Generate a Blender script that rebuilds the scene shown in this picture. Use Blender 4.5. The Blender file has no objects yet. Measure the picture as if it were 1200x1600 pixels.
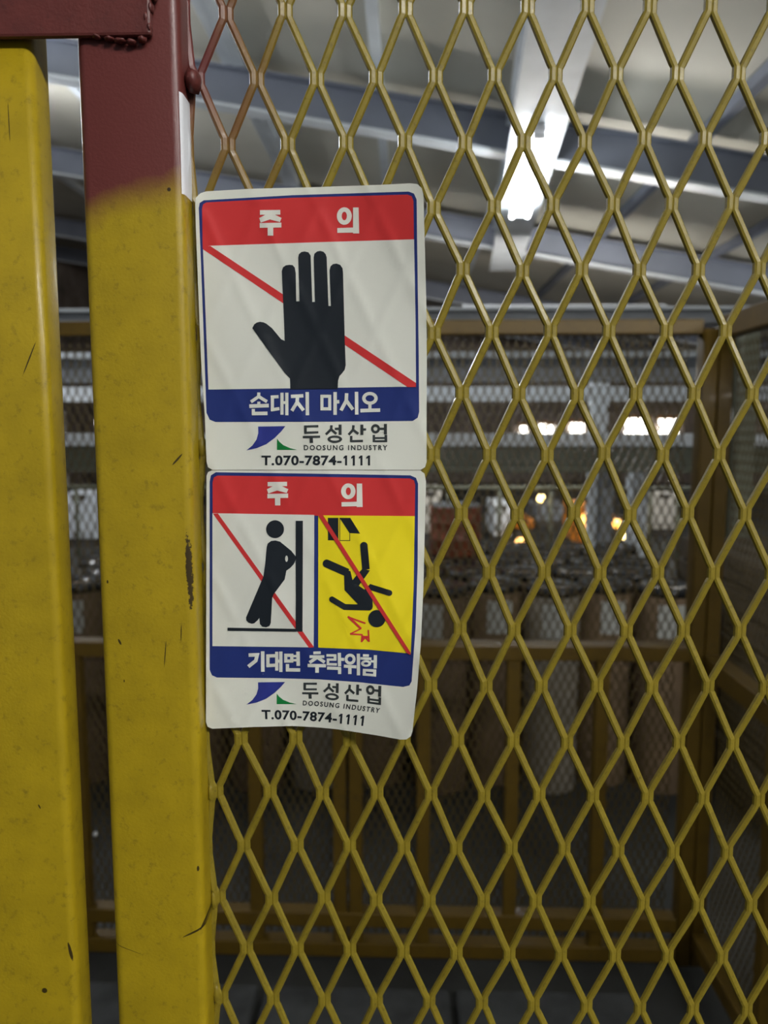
import bpy, bmesh, math, random
from mathutils import Vector, Matrix
from mathutils.geometry import tessellate_polygon
random.seed(7)
S = bpy.context.scene
COL = S.collection
R = math.radians

# ------------------------------------------------------------------ camera
D = 0.348                      # metres from lens to the mesh sheet (sheet lies in Y = 0)
PITCH, YAW, F = 6.46, 1.58, 1200.0
CAM = Vector((0, -D, 1.65))
cd = bpy.data.cameras.new('camera'); cam = bpy.data.objects.new('camera', cd); COL.objects.link(cam)
cam.location = CAM; cam.rotation_euler = (R(90 - PITCH), 0, R(YAW))
cd.sensor_fit = 'VERTICAL'; cd.sensor_height = 36; cd.sensor_width = 27; cd.lens = 36 * F / 1600
cd.clip_start = 0.01; cd.clip_end = 200
cd.dof.use_dof = True; cd.dof.focus_distance = 0.345; cd.dof.aperture_fstop = 11.5
S.camera = cam

# ------------------------------------------------------------------ world, exposure
w = bpy.data.worlds.new('world'); S.world = w; w.use_nodes = True
w.node_tree.nodes['Background'].inputs[0].default_value = (0.62, 0.66, 0.70, 1)
w.node_tree.nodes['Background'].inputs[1].default_value = 0.16
S.view_settings.view_transform = 'Standard'; S.view_settings.look = 'None'
S.view_settings.gamma = 1; S.view_settings.use_curve_mapping = False
S.view_settings.exposure = 0.5
S.cycles.use_denoising = True
S.cycles.sample_clamp_indirect = 4

# ------------------------------------------------------------------ pixel -> point
_M = cam.rotation_euler.to_matrix()
FW, RT, UP = _M @ Vector((0, 0, -1)), _M @ Vector((1, 0, 0)), _M @ Vector((0, 1, 0))
def ray(px, py): return FW + RT * ((px - 600) / F) - UP * ((py - 800) / F)
def at(px, py, Y):
    d = ray(px, py); return CAM + d * ((Y + D) / d.y)
ROOF_H, ROOF_S = 3.0, 0.17     # roof above the lens at X = 0, fall per metre towards +X
def roofz(x): return CAM.z + ROOF_H - ROOF_S * x
def on_roof(px, py, drop=0.0):
    d = ray(px, py)            # CAM.z + t dz = CAM.z + H - drop - s t dx
    t = (ROOF_H - drop) / (d.z + ROOF_S * d.x); return CAM + d * t

# ------------------------------------------------------------------ helpers
def tag(o, label=None, cat=None, group=None, kind=None):
    if label: o['label'] = label
    if cat: o['category'] = cat
    if group: o['group'] = group
    if kind: o['kind'] = kind
    return o
def empty(name, loc=(0, 0, 0), **k):
    o = bpy.data.objects.new(name, None); COL.objects.link(o); o.location = loc; o.empty_display_size = .05
    return tag(o, **k)
def link(name, me, mat=None, parent=None, smooth=False):
    o = bpy.data.objects.new(name, me); COL.objects.link(o)
    if mat and not me.materials: me.materials.append(mat)
    if parent:
        o.parent = parent; o.matrix_parent_inverse = Matrix.Translation(-Vector(parent.location))
    if smooth:
        for p in me.polygons: p.use_smooth = True
    return o
def mesh(name, V, Fc, mat, parent=None, smooth=False):
    me = bpy.data.meshes.new(name); me.from_pydata([tuple(v) for v in V], [], Fc); me.update()
    return link(name, me, mat, parent, smooth)
def frombm(name, bm, mat, parent=None, smooth=False):
    me = bpy.data.meshes.new(name); bm.to_mesh(me); bm.free(); return link(name, me, mat, parent, smooth)
def box(name, a, b, mat, parent=None, bev=0.0, seg=2):
    bm = bmesh.new(); bmesh.ops.create_cube(bm, size=1)
    lo = [min(a[i], b[i]) for i in range(3)]; hi = [max(a[i], b[i]) for i in range(3)]
    for v in bm.verts: v.co = Vector([lo[i] + (v.co[i] + .5) * (hi[i] - lo[i]) for i in range(3)])
    if bev: bmesh.ops.bevel(bm, geom=bm.edges[:], offset=bev, segments=seg, profile=.5, affect='EDGES')
    return frombm(name, bm, mat, parent)
def beam(name, p, q, wx, wz, mat, parent=None, bev=0.0):
    """box section wx by wz swept from p to q (wz along the upright of the section)"""
    p, q = Vector(p), Vector(q); d = (q - p); L = d.length; d.normalize()
    up = Vector((0, 0, 1)) if abs(d.z) < .95 else Vector((0, 1, 0))
    s = d.cross(up).normalized(); u = s.cross(d).normalized()
    bm = bmesh.new(); bmesh.ops.create_cube(bm, size=1)
    for v in bm.verts: v.co = p + d * ((v.co.x + .5) * L) + s * (v.co.y * wx) + u * (v.co.z * wz)
    bmesh.ops.recalc_face_normals(bm, faces=bm.faces[:])
    if bev: bmesh.ops.bevel(bm, geom=bm.edges[:], offset=bev, segments=2, profile=.5, affect='EDGES')
    return frombm(name, bm, mat, parent)
def lathe(name, prof, c, mat, parent=None, n=24):
    V, Fc = [], []
    for r, z in prof:
        for k in range(n):
            a = 2 * math.pi * k / n; V.append((c[0] + r * math.cos(a), c[1] + r * math.sin(a), c[2] + z))
    m = len(prof)
    for i in range(m - 1):
        for k in range(n):
            Fc.append((i * n + k, i * n + (k + 1) % n, (i + 1) * n + (k + 1) % n, (i + 1) * n + k))
    if prof[0][0] > 0: Fc.append(tuple(range(n))[::-1])
    if prof[-1][0] > 0: Fc.append(tuple(range((m - 1) * n, m * n)))
    o = mesh(name, V, Fc, mat, parent)
    for p in o.data.polygons: p.use_smooth = len(p.vertices) == 4 and abs(p.normal.z) < .7
    return o
def tube(name, pts, r, mat, parent=None, n=8):
    V, Fc = [], []; pts = [Vector(p) for p in pts]
    for i, p in enumerate(pts):
        d = (pts[min(i + 1, len(pts) - 1)] - pts[max(i - 1, 0)]).normalized()
        s = d.orthogonal().normalized() if i == 0 else (s - d * s.dot(d)).normalized()
        u = d.cross(s)
        for k in range(n):
            a = 2 * math.pi * k / n; V.append(p + (s * math.cos(a) + u * math.sin(a)) * r)
    for i in range(len(pts) - 1):
        for k in range(n): Fc.append((i * n + k, i * n + (k + 1) % n, (i + 1) * n + (k + 1) % n, (i + 1) * n + k))
    Fc += [tuple(range(n))[::-1], tuple(range((len(pts) - 1) * n, len(pts) * n))]
    return mesh(name, V, Fc, mat, parent, True)
def blob(name, c, r, mat, parent=None, amp=.35, sub=2):
    bm = bmesh.new(); bmesh.ops.create_icosphere(bm, subdivisions=sub, radius=1)
    for v in bm.verts:
        n = v.co.copy(); k = 1 + amp * (math.sin(n.x * 5.1 + c[0] * 900) * math.sin(n.y * 4.3 + c[2] * 700) * .6 + random.uniform(-.25, .25))
        v.co = Vector(c) + Vector((n.x * r[0], n.y * r[1], n.z * r[2])) * k
    return frombm(name, bm, mat, parent, True)

# ------------------------------------------------------------------ materials
MATS = {}
def nmat(name, col, rough=.5, metal=0, var=.12, scale=30, bump=0, bscale=200, dirt=None, dirt_amt=0, spec=.5, coat=0, emit=None, es=0):
    m = bpy.data.materials.new(name); m.use_nodes = True; nt = m.node_tree; N, L = nt.nodes, nt.links
    b = N['Principled BSDF']; b.inputs['Roughness'].default_value = rough; b.inputs['Metallic'].default_value = metal
    b.inputs['Specular IOR Level'].default_value = spec; b.inputs['Coat Weight'].default_value = coat
    b.inputs['Coat Roughness'].default_value = .12
    tc = N.new('ShaderNodeNewGeometry')
    nz = N.new('ShaderNodeTexNoise'); nz.inputs['Scale'].default_value = scale; nz.inputs['Detail'].default_value = 5
    L.new(tc.outputs['Position'], nz.inputs['Vector'])
    mr = N.new('ShaderNodeMapRange'); mr.inputs[1].default_value = .3; mr.inputs[2].default_value = .7
    mr.inputs[3].default_value = 1 - var; mr.inputs[4].default_value = 1 + var
    L.new(nz.outputs['Fac'], mr.inputs[0])
    mx = N.new('ShaderNodeMix'); mx.data_type = 'RGBA'; mx.blend_type = 'MULTIPLY'; mx.inputs[0].default_value = 1
    mx.inputs[6].default_value = (*col, 1); L.new(mr.outputs[0], mx.inputs[7])
    out = mx.outputs[2]
    if dirt:
        n2 = N.new('ShaderNodeTexNoise'); n2.inputs['Scale'].default_value = scale * 3.3; n2.inputs['Detail'].default_value = 8; n2.inputs['Roughness'].default_value = .7
        L.new(tc.outputs['Position'], n2.inputs['Vector'])
        r2 = N.new('ShaderNodeMapRange'); r2.inputs[1].default_value = .55; r2.inputs[2].default_value = .75; r2.inputs[4].default_value = dirt_amt
        L.new(n2.outputs['Fac'], r2.inputs[0])
        m2 = N.new('ShaderNodeMix'); m2.data_type = 'RGBA'; L.new(r2.outputs[0], m2.inputs[0]); L.new(out, m2.inputs[6]); m2.inputs[7].default_value = (*dirt, 1)
        out = m2.outputs[2]
    L.new(out, b.inputs['Base Color'])
    if bump:
        n3 = N.new('ShaderNodeTexNoise'); n3.inputs['Scale'].default_value = bscale; n3.inputs['Detail'].default_value = 4
        L.new(tc.outputs['Position'], n3.inputs['Vector'])
        bp = N.new('ShaderNodeBump'); bp.inputs['Strength'].default_value = bump; bp.inputs['Distance'].default_value = .001
        L.new(n3.outputs['Fac'], bp.inputs['Height']); L.new(bp.outputs[0], b.inputs['Normal'])
    if emit:
        b.inputs['Emission Color'].default_value = (*emit, 1); b.inputs['Emission Strength'].default_value = es
    MATS[name] = m; return m
def flat(name, col, rough=.45, spec=.35):
    m = bpy.data.materials.new(name); m.use_nodes = True; b = m.node_tree.nodes['Principled BSDF']
    b.inputs['Base Color'].default_value = (*col, 1); b.inputs['Roughness'].default_value = rough; b.inputs['Specular IOR Level'].default_value = spec
    MATS[name] = m; return m
def glow(name, col, s):
    m = bpy.data.materials.new(name); m.use_nodes = True; nt = m.node_tree
    b = nt.nodes['Principled BSDF']; b.inputs['Base Color'].default_value = (.8, .8, .8, 1)
    b.inputs['Emission Color'].default_value = (*col, 1); b.inputs['Emission Strength'].default_value = s
    MATS[name] = m; return m

YEL = (0.345, 0.245, 0.007); RED = (0.115, 0.025, 0.021)
def paint(name, masks, yel=YEL, red=RED, rough=.40, scale=60, marks=(), white=None, dirt_amt=.55):
    """safety-yellow enamel; masks(nodes, links, xyz) returns the socket that says where red primer was sprayed"""
    m = nmat(name, yel, rough=rough, var=.10, scale=scale, bump=.12, bscale=700, dirt=(.05, .035, .01), dirt_amt=dirt_amt, coat=.08, spec=.4)
    nt = m.node_tree; N, L = nt.nodes, nt.links; b = N['Principled BSDF']
    geo = next(n for n in N if n.bl_idname == 'ShaderNodeNewGeometry')
    sep = N.new('ShaderNodeSeparateXYZ'); L.new(geo.outputs['Position'], sep.inputs[0])
    cur = b.inputs['Base Color'].links[0].from_socket
    def math_(op, a, bb=None, clamp=False):
        n = N.new('ShaderNodeMath'); n.operation = op; n.use_clamp = clamp
        for i, v in enumerate((a, bb)):
            if v is None: continue
            if isinstance(v, (int, float)): n.inputs[i].default_value = v
            else: L.new(v, n.inputs[i])
        return n.outputs[0]
    def mixc(fac, colr):
        nonlocal cur
        mm = N.new('ShaderNodeMix'); mm.data_type = 'RGBA'; L.new(fac, mm.inputs[0]); L.new(cur, mm.inputs[6]); mm.inputs[7].default_value = (*colr, 1); cur = mm.outputs[2]
    nz = N.new('ShaderNodeTexNoise'); nz.inputs['Scale'].default_value = 45; nz.inputs['Detail'].default_value = 6
    L.new(geo.outputs['Position'], nz.inputs['Vector'])
    if masks: mixc(masks(math_, sep, nz.outputs['Fac']), red)
    fine = N.new('ShaderNodeTexNoise'); fine.inputs['Scale'].default_value = 420; fine.inputs['Detail'].default_value = 6; fine.inputs['Roughness'].default_value = .75
    L.new(geo.outputs['Position'], fine.inputs['Vector'])
    for (cx, cz, rx, rz, slant, th) in marks:      # scuffs: soft ellipses broken up by noise
        dx = math_('SUBTRACT', sep.outputs[0], cx); dz = math_('SUBTRACT', sep.outputs[2], cz)
        dx = math_('SUBTRACT', dx, math_('MULTIPLY', dz, slant))
        e = math_('ADD', math_('POWER', math_('ABSOLUTE', math_('DIVIDE', dx, rx)), 2.0), math_('POWER', math_('ABSOLUTE', math_('DIVIDE', dz, rz)), 2.0))
        f = math_('MULTIPLY', math_('SUBTRACT', math_('ADD', math_('MULTIPLY', fine.outputs['Fac'], th), 1.0 - th * .5), e), 3.0, True)
        mixc(math_('MULTIPLY', f, .93), (.014, .007, .004))
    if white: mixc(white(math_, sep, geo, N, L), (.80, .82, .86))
    L.new(cur, b.inputs['Base Color']); return m

# ---- the gate's own paints
pA, pB = at(131, 345, -.0155), at(303, 292, -.0155)
def post_mask(m, sep, nz):
    k = (pB.z - pA.z) / (pB.x - pA.x)
    edge = m('ADD', m('MULTIPLY', m('SUBTRACT', sep.outputs[0], pA.x), k), pA.z)
    edge = m('ADD', edge, m('MULTIPLY', m('SUBTRACT', nz, .5), .014))
    return m('ADD', m('DIVIDE', m('SUBTRACT', sep.outputs[2], edge), .016), .35, True)
mA = at(420, 120, 0)
def mesh_mask(m, sep, nz):
    # overspray around the upper corner beside the stile
    t = m('MULTIPLY', m('SUBTRACT', mA.x, sep.outputs[0]), 26.0)
    u = m('MULTIPLY', m('SUBTRACT', sep.outputs[2], at(330, 285, 0).z), 16.0)
    t = m('MINIMUM', t, u)
    return m('MULTIPLY', m('ADD', m('ADD', t, .35), m('MULTIPLY', m('SUBTRACT', nz, .5), .6)), .95, True)
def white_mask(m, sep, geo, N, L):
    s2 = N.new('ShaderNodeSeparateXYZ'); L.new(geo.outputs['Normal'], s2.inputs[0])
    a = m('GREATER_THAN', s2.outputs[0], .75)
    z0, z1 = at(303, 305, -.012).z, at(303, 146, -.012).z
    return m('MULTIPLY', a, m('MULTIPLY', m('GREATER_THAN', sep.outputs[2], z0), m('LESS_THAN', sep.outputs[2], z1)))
def mk(px, py, rx, rz, slant, th, Y=-.0155):
    p = at(px, py, Y); s = .29e-3; return (p.x, p.z, rx * s, rz * s, slant, th)
marks_stile = [mk(295, 890, 5, 60, -.02, 4.2), mk(277, 718, 2.2, 9, .9, .6), mk(187, 1003, 2, 5, -.4, .5), mk(168, 909, 1.6, 3, 0, .5),
               mk(306, 1455, 4, 12, 1.9, .8), mk(319, 1442, 2.2, 16, .5, .8), mk(258, 1022, .9, 22, .1, 1.2), mk(192, 1480, 1.5, 14, -2.5, 1.2),
               mk(264, 296, 3, 3, 0, .6), mk(309, 1358, 2, 5, 0, .5), mk(283, 990, .9, 14, .05, 1.3), mk(194, 1064, 1, 2.5, 0, .5)]
marks_left = [mk(44, 560, 1.2, 26, .45, 1.4), mk(68, 1550, 5, 5, 0, 1.2), mk(108, 1490, 2.5, 18, -.15, 1.5), mk(60, 1262, 1.5, 4, -.4, .5), mk(12, 190, .8, 30, 0, 1.2)]
PSTILE = paint('stile_paint', post_mask, marks=marks_stile, white=white_mask)
PMESH = paint('mesh_paint', mesh_mask, yel=(.205, .155, .012), rough=.42, scale=140, dirt_amt=.7)
PLEFT = paint('post_paint', None, marks=marks_left)
PRED = nmat('red_primer', (.105, .023, .019), rough=.45, var=.14, scale=90, bump=.25, bscale=500, dirt=(.03, .012, .01), dirt_amt=.5, coat=.05, spec=.4)
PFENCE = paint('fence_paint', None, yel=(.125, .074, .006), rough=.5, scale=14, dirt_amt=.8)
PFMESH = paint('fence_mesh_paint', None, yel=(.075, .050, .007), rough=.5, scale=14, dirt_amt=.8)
PSTEEL = nmat('grey_steel', (.25, .27, .29), rough=.5, var=.15, scale=4)
PPALE = nmat('pale_steel', (.70, .75, .79), rough=.5, var=.08, scale=4)
PGREEN = nmat('green_grey_steel', (.13, .14, .10), rough=.6, var=.2, scale=6)
PPURLIN = nmat('purlin_paint', (.19, .21, .26), rough=.55, var=.12, scale=2)
PROOF = nmat('roof_sheet', (.60, .585, .50), rough=.6, var=.10, scale=.9)
PWHITE = nmat('white_enamel', (.78, .79, .80), rough=.4, var=.04, scale=4)
PFLOOR = nmat('concrete_floor', (.035, .037, .034), rough=.8, var=.35, scale=3, dirt=(.03, .03, .028), dirt_amt=.7)
PWALL = nmat('hall_wall', (.27, .225, .19), rough=.8, var=.45, scale=1.6, dirt=(.5, .42, .36), dirt_amt=.6)
PKRAFT = nmat('kraft_paper', (.17, .115, .065), rough=.75, var=.2, scale=9)
PPALEROLL = nmat('pale_paper', (.25, .225, .18), rough=.75, var=.15, scale=9)
PLABEL = nmat('paper_label', (.45, .46, .43), rough=.7, var=.06, scale=30)
PBLACK = nmat('black_film', (.022, .024, .026), rough=.22, var=.4, scale=40, bump=.6, bscale=60, coat=.4)
PHOLE = flat('core_hole', (.012, .011, .010), .9)
PRUST = nmat('red_brown_drum', (.20, .055, .022), rough=.5, var=.3, scale=14)
PWOOD = nmat('dark_timber', (.06, .045, .025), rough=.8, var=.4, scale=9)
PCONC = nmat('pale_concrete', (.05, .054, .054), rough=.9, var=.3, scale=14)
TUBE = glow('fluorescent_tube', (.93, .97, 1.0), 26)

# ------------------------------------------------------------------ lamps of the place, plus added unseen ones
def fluorescent(p, q, label, n=2, group=None, es=None, spread=.16, fixture_w=.11):
    p, q = Vector(p), Vector(q); mid = (p + q) / 2
    t = empty('fluorescent_lamp', mid, label=label, cat='lamp', group=group)
    d = (q - p).normalized(); s = d.cross(Vector((0, 0, 1))).normalized(); u = s.cross(d)
    beam('housing', p - d * .04 + u * .075, q + d * .04 + u * .075, fixture_w, .05, PWHITE, t, .008)
    for k in range(n):
        o = s * ((k - (n - 1) / 2) * spread)
        tube('fluorescent_tube', [p + o, q + o], .022, es or TUBE, t, 12)
    for e, sg in ((p, -1), (q, 1)): beam('end_cap', e + d * sg * .035 + u * .02, e + d * sg * .002 + u * .02, fixture_w * .9, .05, PWHITE, t)
    return t
la, lb = on_roof(812, 338, .62), on_roof(842, 218, .62)
fluorescent(la, lb, 'lit twin-tube fluorescent lamp under the pale roof beam behind the mesh')
TUBE2 = glow('bay_tube', (1.0, .985, .95), 82)
for x in (1.15, 3.0):
    fluorescent((x - .75, -1.75, 2.95), (x + .75, -1.75, 2.95), 'fluorescent bay lamp hung above the approach to the gate', es=TUBE2, group='bay lamps in front of the gate')
TUBE6 = glow('added_weak_tube', (.92, .95, 1.0), 34)
TUBE5 = glow('added_far_tube', (1.0, .95, .88), 150)
TUBE4 = glow('added_dim_tube', (.95, .965, 1.0), 65)
TUBE3 = glow('added_hall_tube', (.95, .965, 1.0), 150)
for k, (x, y, m_) in enumerate(((-3.6, 3.4, TUBE4), (6.0, 8.6, TUBE6), (-4.6, 6.2, TUBE3))):  # added lamps out of view, to brighten roof and girders
    fluorescent((x, y, roofz(x) - .7), (x, y + 2.0, roofz(x) - .7), 'added unseen fluorescent lamp out along the hall roof', es=m_, group='added hall lamps beyond the frame')

q = at(880, 491, 8.6)
fluorescent((q.x - 1.1, 8.6, q.z), (q.x + 1.1, 8.6, q.z), 'added fluorescent lamp to brighten the far machines, hidden by the grey girder', es=TUBE5, n=1)  # added lamp kept out of sight, lights the machine fronts

# ------------------------------------------------------------------ setting: floor, walls, roof
fl = box('floor', (-9, -5, -.12), (9, 22, 0), PFLOOR); tag(fl, 'dark stained concrete floor of the hall', kind='structure')
wb = box('wall_back', (-9, 21.6, 0), (9, 21.9, 7), PWALL); tag(wb, 'mottled brown far wall of the hall', kind='structure')
for sd_, x_ in (('left', -9), ('right', 9)):
    wl = box('wall_' + sd_, (x_ - .15, -.6, 0), (x_ + .15, 21.6, 7), PWALL); tag(wl, 'mottled brown %s side wall of the hall' % sd_, kind='structure')
ceil = empty('ceiling', (0, 10, CAM.z + ROOF_H), label='sloping sheet-metal roof on steel purlins', kind='structure')
seams = sorted([on_roof(353, 77).x, on_roof(437, 227).x, on_roof(590, 110).x, on_roof(862, 90).x, on_roof(1081, 220).x, on_roof(1150, 372).x])
xs = [-9] + [seams[0] - 1.9 * k for k in (3, 2, 1) if seams[0] - 1.9 * k > -8.6] + seams + [seams[-1] + 1.9, 9]
xs = sorted(set(round(x, 3) for x in xs))
for i in range(len(xs) - 1):
    a, b = xs[i] + .012, xs[i + 1] - .012
    beam('roof_panel', ((a + b) / 2, .2, roofz((a + b) / 2) + .03), ((a + b) / 2, 21.6, roofz((a + b) / 2) + .03), 1, .05, PROOF, ceil)
    o = ceil.children[-1]
    for v in o.data.vertices:      # lay the panel on the slope
        v.co.x = a if v.co.x < (a + b) / 2 else b
        v.co.z = roofz(v.co.x) + (.055 if v.co.z > roofz((a + b) / 2) + .03 else .005)
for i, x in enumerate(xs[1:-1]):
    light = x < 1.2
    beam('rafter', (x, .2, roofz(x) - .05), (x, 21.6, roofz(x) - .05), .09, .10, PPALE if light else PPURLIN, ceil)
purl_y = [on_roof(633, 135).y, on_roof(633, 312).y, on_roof(633, 425).y, on_roof(633, 470).y]
for y in purl_y:
    pu = empty('purlin', (0, y, roofz(0))); pu.parent = ceil; pu.matrix_parent_inverse = Matrix.Translation(-Vector(ceil.location))
    for nm, dz, h, wy in (('web', -.27, .32, .012), ('bottom_flange', -.44, .022, .18), ('top_flange', -.11, .022, .18)):
        V = []
        for x in (-9, 9):
            for yy in (y - wy / 2, y + wy / 2):
                for zz in (-h / 2, h / 2): V.append((x, yy, roofz(x) + dz + zz))
        Fc = [(0, 1, 3, 2), (4, 6, 7, 5), (0, 4, 5, 1), (2, 3, 7, 6), (0, 2, 6, 4), (1, 5, 7, 3)]
        me = bpy.data.meshes.new(nm); me.from_pydata([Vector(v) - Vector((0, y, roofz(0))) for v in V], [], Fc)
        me.materials.append(PPALE if nm == 'bottom_flange' else PPURLIN)  # paler bottom flange: its lamp-lit underside is painted in
        o = bpy.data.objects.new(nm, me); COL.objects.link(o); o.parent = pu
# the pale beam that carries the lamp
dl = (lb - la); dl.normalize(); side = dl.cross(Vector((0, 0, 1))).normalized()
bm0, bm1 = la - dl * 3.2 + Vector((.0, 0, .30)), lb + dl * 9 + Vector((0, 0, .30))
if dl.y > 0: bm0, bm1 = la - dl * 4 + Vector((0, 0, .30)), lb + dl * 6 + Vector((0, 0, .30))
rb = empty('lamp_beam', bm0)
beam('web', bm0, bm1, .10, .34, PPALE, rb)
beam('bottom_flange', bm0 - Vector((0, 0, .18)), bm1 - Vector((0, 0, .18)), .42, .03, PPALE, rb)
beam('top_flange', bm0 + Vector((0, 0, .18)), bm1 + Vector((0, 0, .18)), .42, .03, PPALE, rb)

rb.parent = ceil; rb.matrix_parent_inverse = Matrix.Translation(-Vector(ceil.location))

# ------------------------------------------------------------------ expanded metal
DX, DZ = .0736 * D, .1542 * D
X0, Z0 = .0356 * D, CAM.z + .5024 * D      # a bond (even column, odd row) of the gate sheet
def section(w_, d_, n):
    if n == 8:
        c = .24
        pts = [(-.5, -.5 + c), (-.5 + c, -.5), (.5 - c, -.5), (.5, -.5 + c), (.5, .5 - c), (.5 - c, .5), (-.5 + c, .5), (-.5, .5 - c)]
    else: pts = [(-.5, -.5), (.5, -.5), (.5, .5), (-.5, .5)]
    return [(a * w_, b * d_) for a, b in pts]
def expanded(name, xa, xb, za, zb, x0, z0, dx, dz, wid, dep, mat, parent, n=8, fine=True, tilt=18, to=lambda x, y, z: (x, y, z), off=.0006):
    """one zig-zag strand per half column; neighbouring strands meet in bonds"""
    V, Fc = [], []; sec = section(wid, dep, n); ct, st = math.cos(R(tilt)), math.sin(R(tilt))
    j0, j1 = math.floor((xa - x0) / (dx / 2)), math.ceil((xb - x0) / (dx / 2))
    r0, r1 = math.floor((z0 - zb) / (dz / 2)), math.ceil((z0 - za) / (dz / 2))
    bl = .17 if fine else .12
    rnd = random.Random(3)
    jit = {}
    def J(r, c):
        if (r, c) not in jit: jit[(r, c)] = (rnd.uniform(-.0004, .0004), rnd.uniform(-.0006, .0006)) if fine else (0, 0)
        return jit[(r, c)]
    for j in range(j0, j1):
        path = []
        for r in range(r0, r1 + 1):
            # bonds sit where column parity differs from row parity (row 1 <-> column 0)
            left = (j % 2 == 0) == (r % 2 == 1)
            col = j if left else j + 1
            jx, jz = J(r, col)
            cx = x0 + col * dx / 2 + jx + (wid * .42 if left else -wid * .42)
            cy = off if left else -off
            cz = z0 - r * dz / 2 + jz
            h = dz / 2
            ts = (-bl, -bl * .55, bl * .55, bl) if fine else (-bl, bl)
            for t in ts:
                e = (.30 if abs(t) == bl else 0) * wid * (1 if left else -1) if fine else 0
                path.append((cx + e, cy, cz - t * h))
        path = [p for p in path if za <= p[2] <= zb]
        path = [(min(max(p[0], xa), xb), p[1], p[2]) for p in path]
        if len(path) < 2: continue
        if max(p[0] for p in path) - min(p[0] for p in path) < 1e-5: continue
        b0 = len(V)
        for i, p in enumerate(path):
            a, c = path[max(i - 1, 0)], path[min(i + 1, len(path) - 1)]
            tx, tz = c[0] - a[0], c[2] - a[2]; L = math.hypot(tx, tz) or 1; nx, nz = -tz / L, tx / L
            if nx < 0: nx, nz = -nx, -nz
            for (u, v) in sec:
                uu, vv = u * ct - v * st, u * st + v * ct
                V.append(to(p[0] + nx * uu, p[1] + vv, p[2] + nz * uu))
        m = len(sec)
        for i in range(len(path) - 1):
            for k in range(m):
                q = b0 + i * m
                Fc.append((q + k, q + (k + 1) % m, q + m + (k + 1) % m, q + m + k))
    o = mesh(name, V, Fc, mat, parent)
    return o

# ------------------------------------------------------------------ the mesh gate
def rrect(w_, d_, r, n=5):
    pts = []
    for (sx, sy, a0) in ((1, -1, -90), (1, 1, 0), (-1, 1, 90), (-1, -1, 180)):
        for k in range(n + 1):
            a = R(a0 + 90 * k / n); pts.append((sx * (w_ / 2 - r) + r * math.cos(a), sy * (d_ / 2 - r) + r * math.sin(a)))
    return pts
def upright(name, x0, x1, y0, y1, z0, z1, r, mat, parent=None):
    pr = rrect(x1 - x0, y1 - y0, r); cx, cy = (x0 + x1) / 2, (y0 + y1) / 2; n = len(pr)
    zs = [z0 + (z1 - z0) * i / 8 for i in range(9)]
    V = [(cx + a, cy + b, z) for z in zs for a, b in pr]
    Fc = [(i * n + k, i * n + (k + 1) % n, (i + 1) * n + (k + 1) % n, (i + 1) * n + k) for i in range(8) for k in range(n)]
    Fc += [tuple(range(n))[::-1], tuple(range(8 * n, 9 * n))]
    o = mesh(name, V, Fc, mat, parent)
    for p in o.data.polygons: p.use_smooth = len(p.vertices) == 4
    return o
FY = -.0155                                            # front faces of the frame
xL = -.0008 + sum(at(x, y, FY).x for x, y in ((133, 300), (150, 800), (166, 1200))) / 3
xR = -.0002 + sum(at(x, y, FY).x for x, y in ((292, 300), (299, 800), (313, 1300))) / 3
gate = empty('mesh_gate', ((xL + xR) / 2, 0, 0), label='yellow expanded-metal gate with a stile sprayed red at the top', cat='gate')
upright('stile', xL, xR, FY, FY + .0175, 0, 2.3, .004, PSTILE, gate)
XG = .62
upright('stile', XG, XG + .05, FY, FY + .042, 0, 2.3, .0045, PLEFT, gate)
beam('bottom_rail', (xR, FY + .021, .06), (XG, FY + .021, .06), .04, .05, PLEFT, gate, .004)
beam('top_rail', (xR, FY + .021, 2.27), (XG, FY + .021, 2.27), .04, .05, PRED, gate, .004)
expanded('expanded_mesh', xR - .001, XG, .5, 2.25, X0, Z0, DX, DZ, .0033, .0026, PMESH, gate)
# red flat bar welded across the face of the stile
zb = at(60, 52, FY - .006).z
bx = at(232, 20, FY - .006).x
box('flat_bar', (xL - .30, FY - .0035, zb), (bx, FY - .0002, zb + .075), PRED, gate, .0012)
for (px, py, rx, rz) in ((236, 12, 4, 9), (229, 28, 5, 8), (234, 44, 4, 7), (222, 62, 7, 5), (206, 66, 8, 4), (188, 64, 9, 3.5), (170, 61, 8, 3), (152, 58, 7, 3), (241, -6, 4, 10)):
    p = at(px, py, FY - .002); blob('weld_bead', p, (rx * .27e-3, .0022, rz * .27e-3), PRED, gate)
for (px, py, m_) in ((302, 128, PRED),):
    p = at(px, py, -.006); blob('weld_bead', p, (.0036, .006, .0048), m_, gate, .2)
for (px, py) in ((328, 1240), (332, 1408), (336, 1555), (321, 700), (318, 905)):
    p = at(px, py, -.002); blob('weld_bead', (xR + .0012, 0.0, p.z), (.0018, .003, .006), PMESH, gate, .2)

# fixed post to the left of the gap
lx = .0022 + sum(at(x, y, FY).x for x, y in ((58, 200), (68, 800), (100, 1400))) / 3
lb_ = sum(at(x, y, FY + .0195).x for x, y in ((88, 200), (104, 800), (130, 1400))) / 3
dep = .0195 * 1.0
pl = upright('gate_post', lx - .10, lx, FY + .001, FY + .0185, 0, zb + .07, .004, PLEFT)
tag(pl, 'plain yellow steel post standing beside the narrow gap, beneath the red flat bar', 'post')

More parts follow.
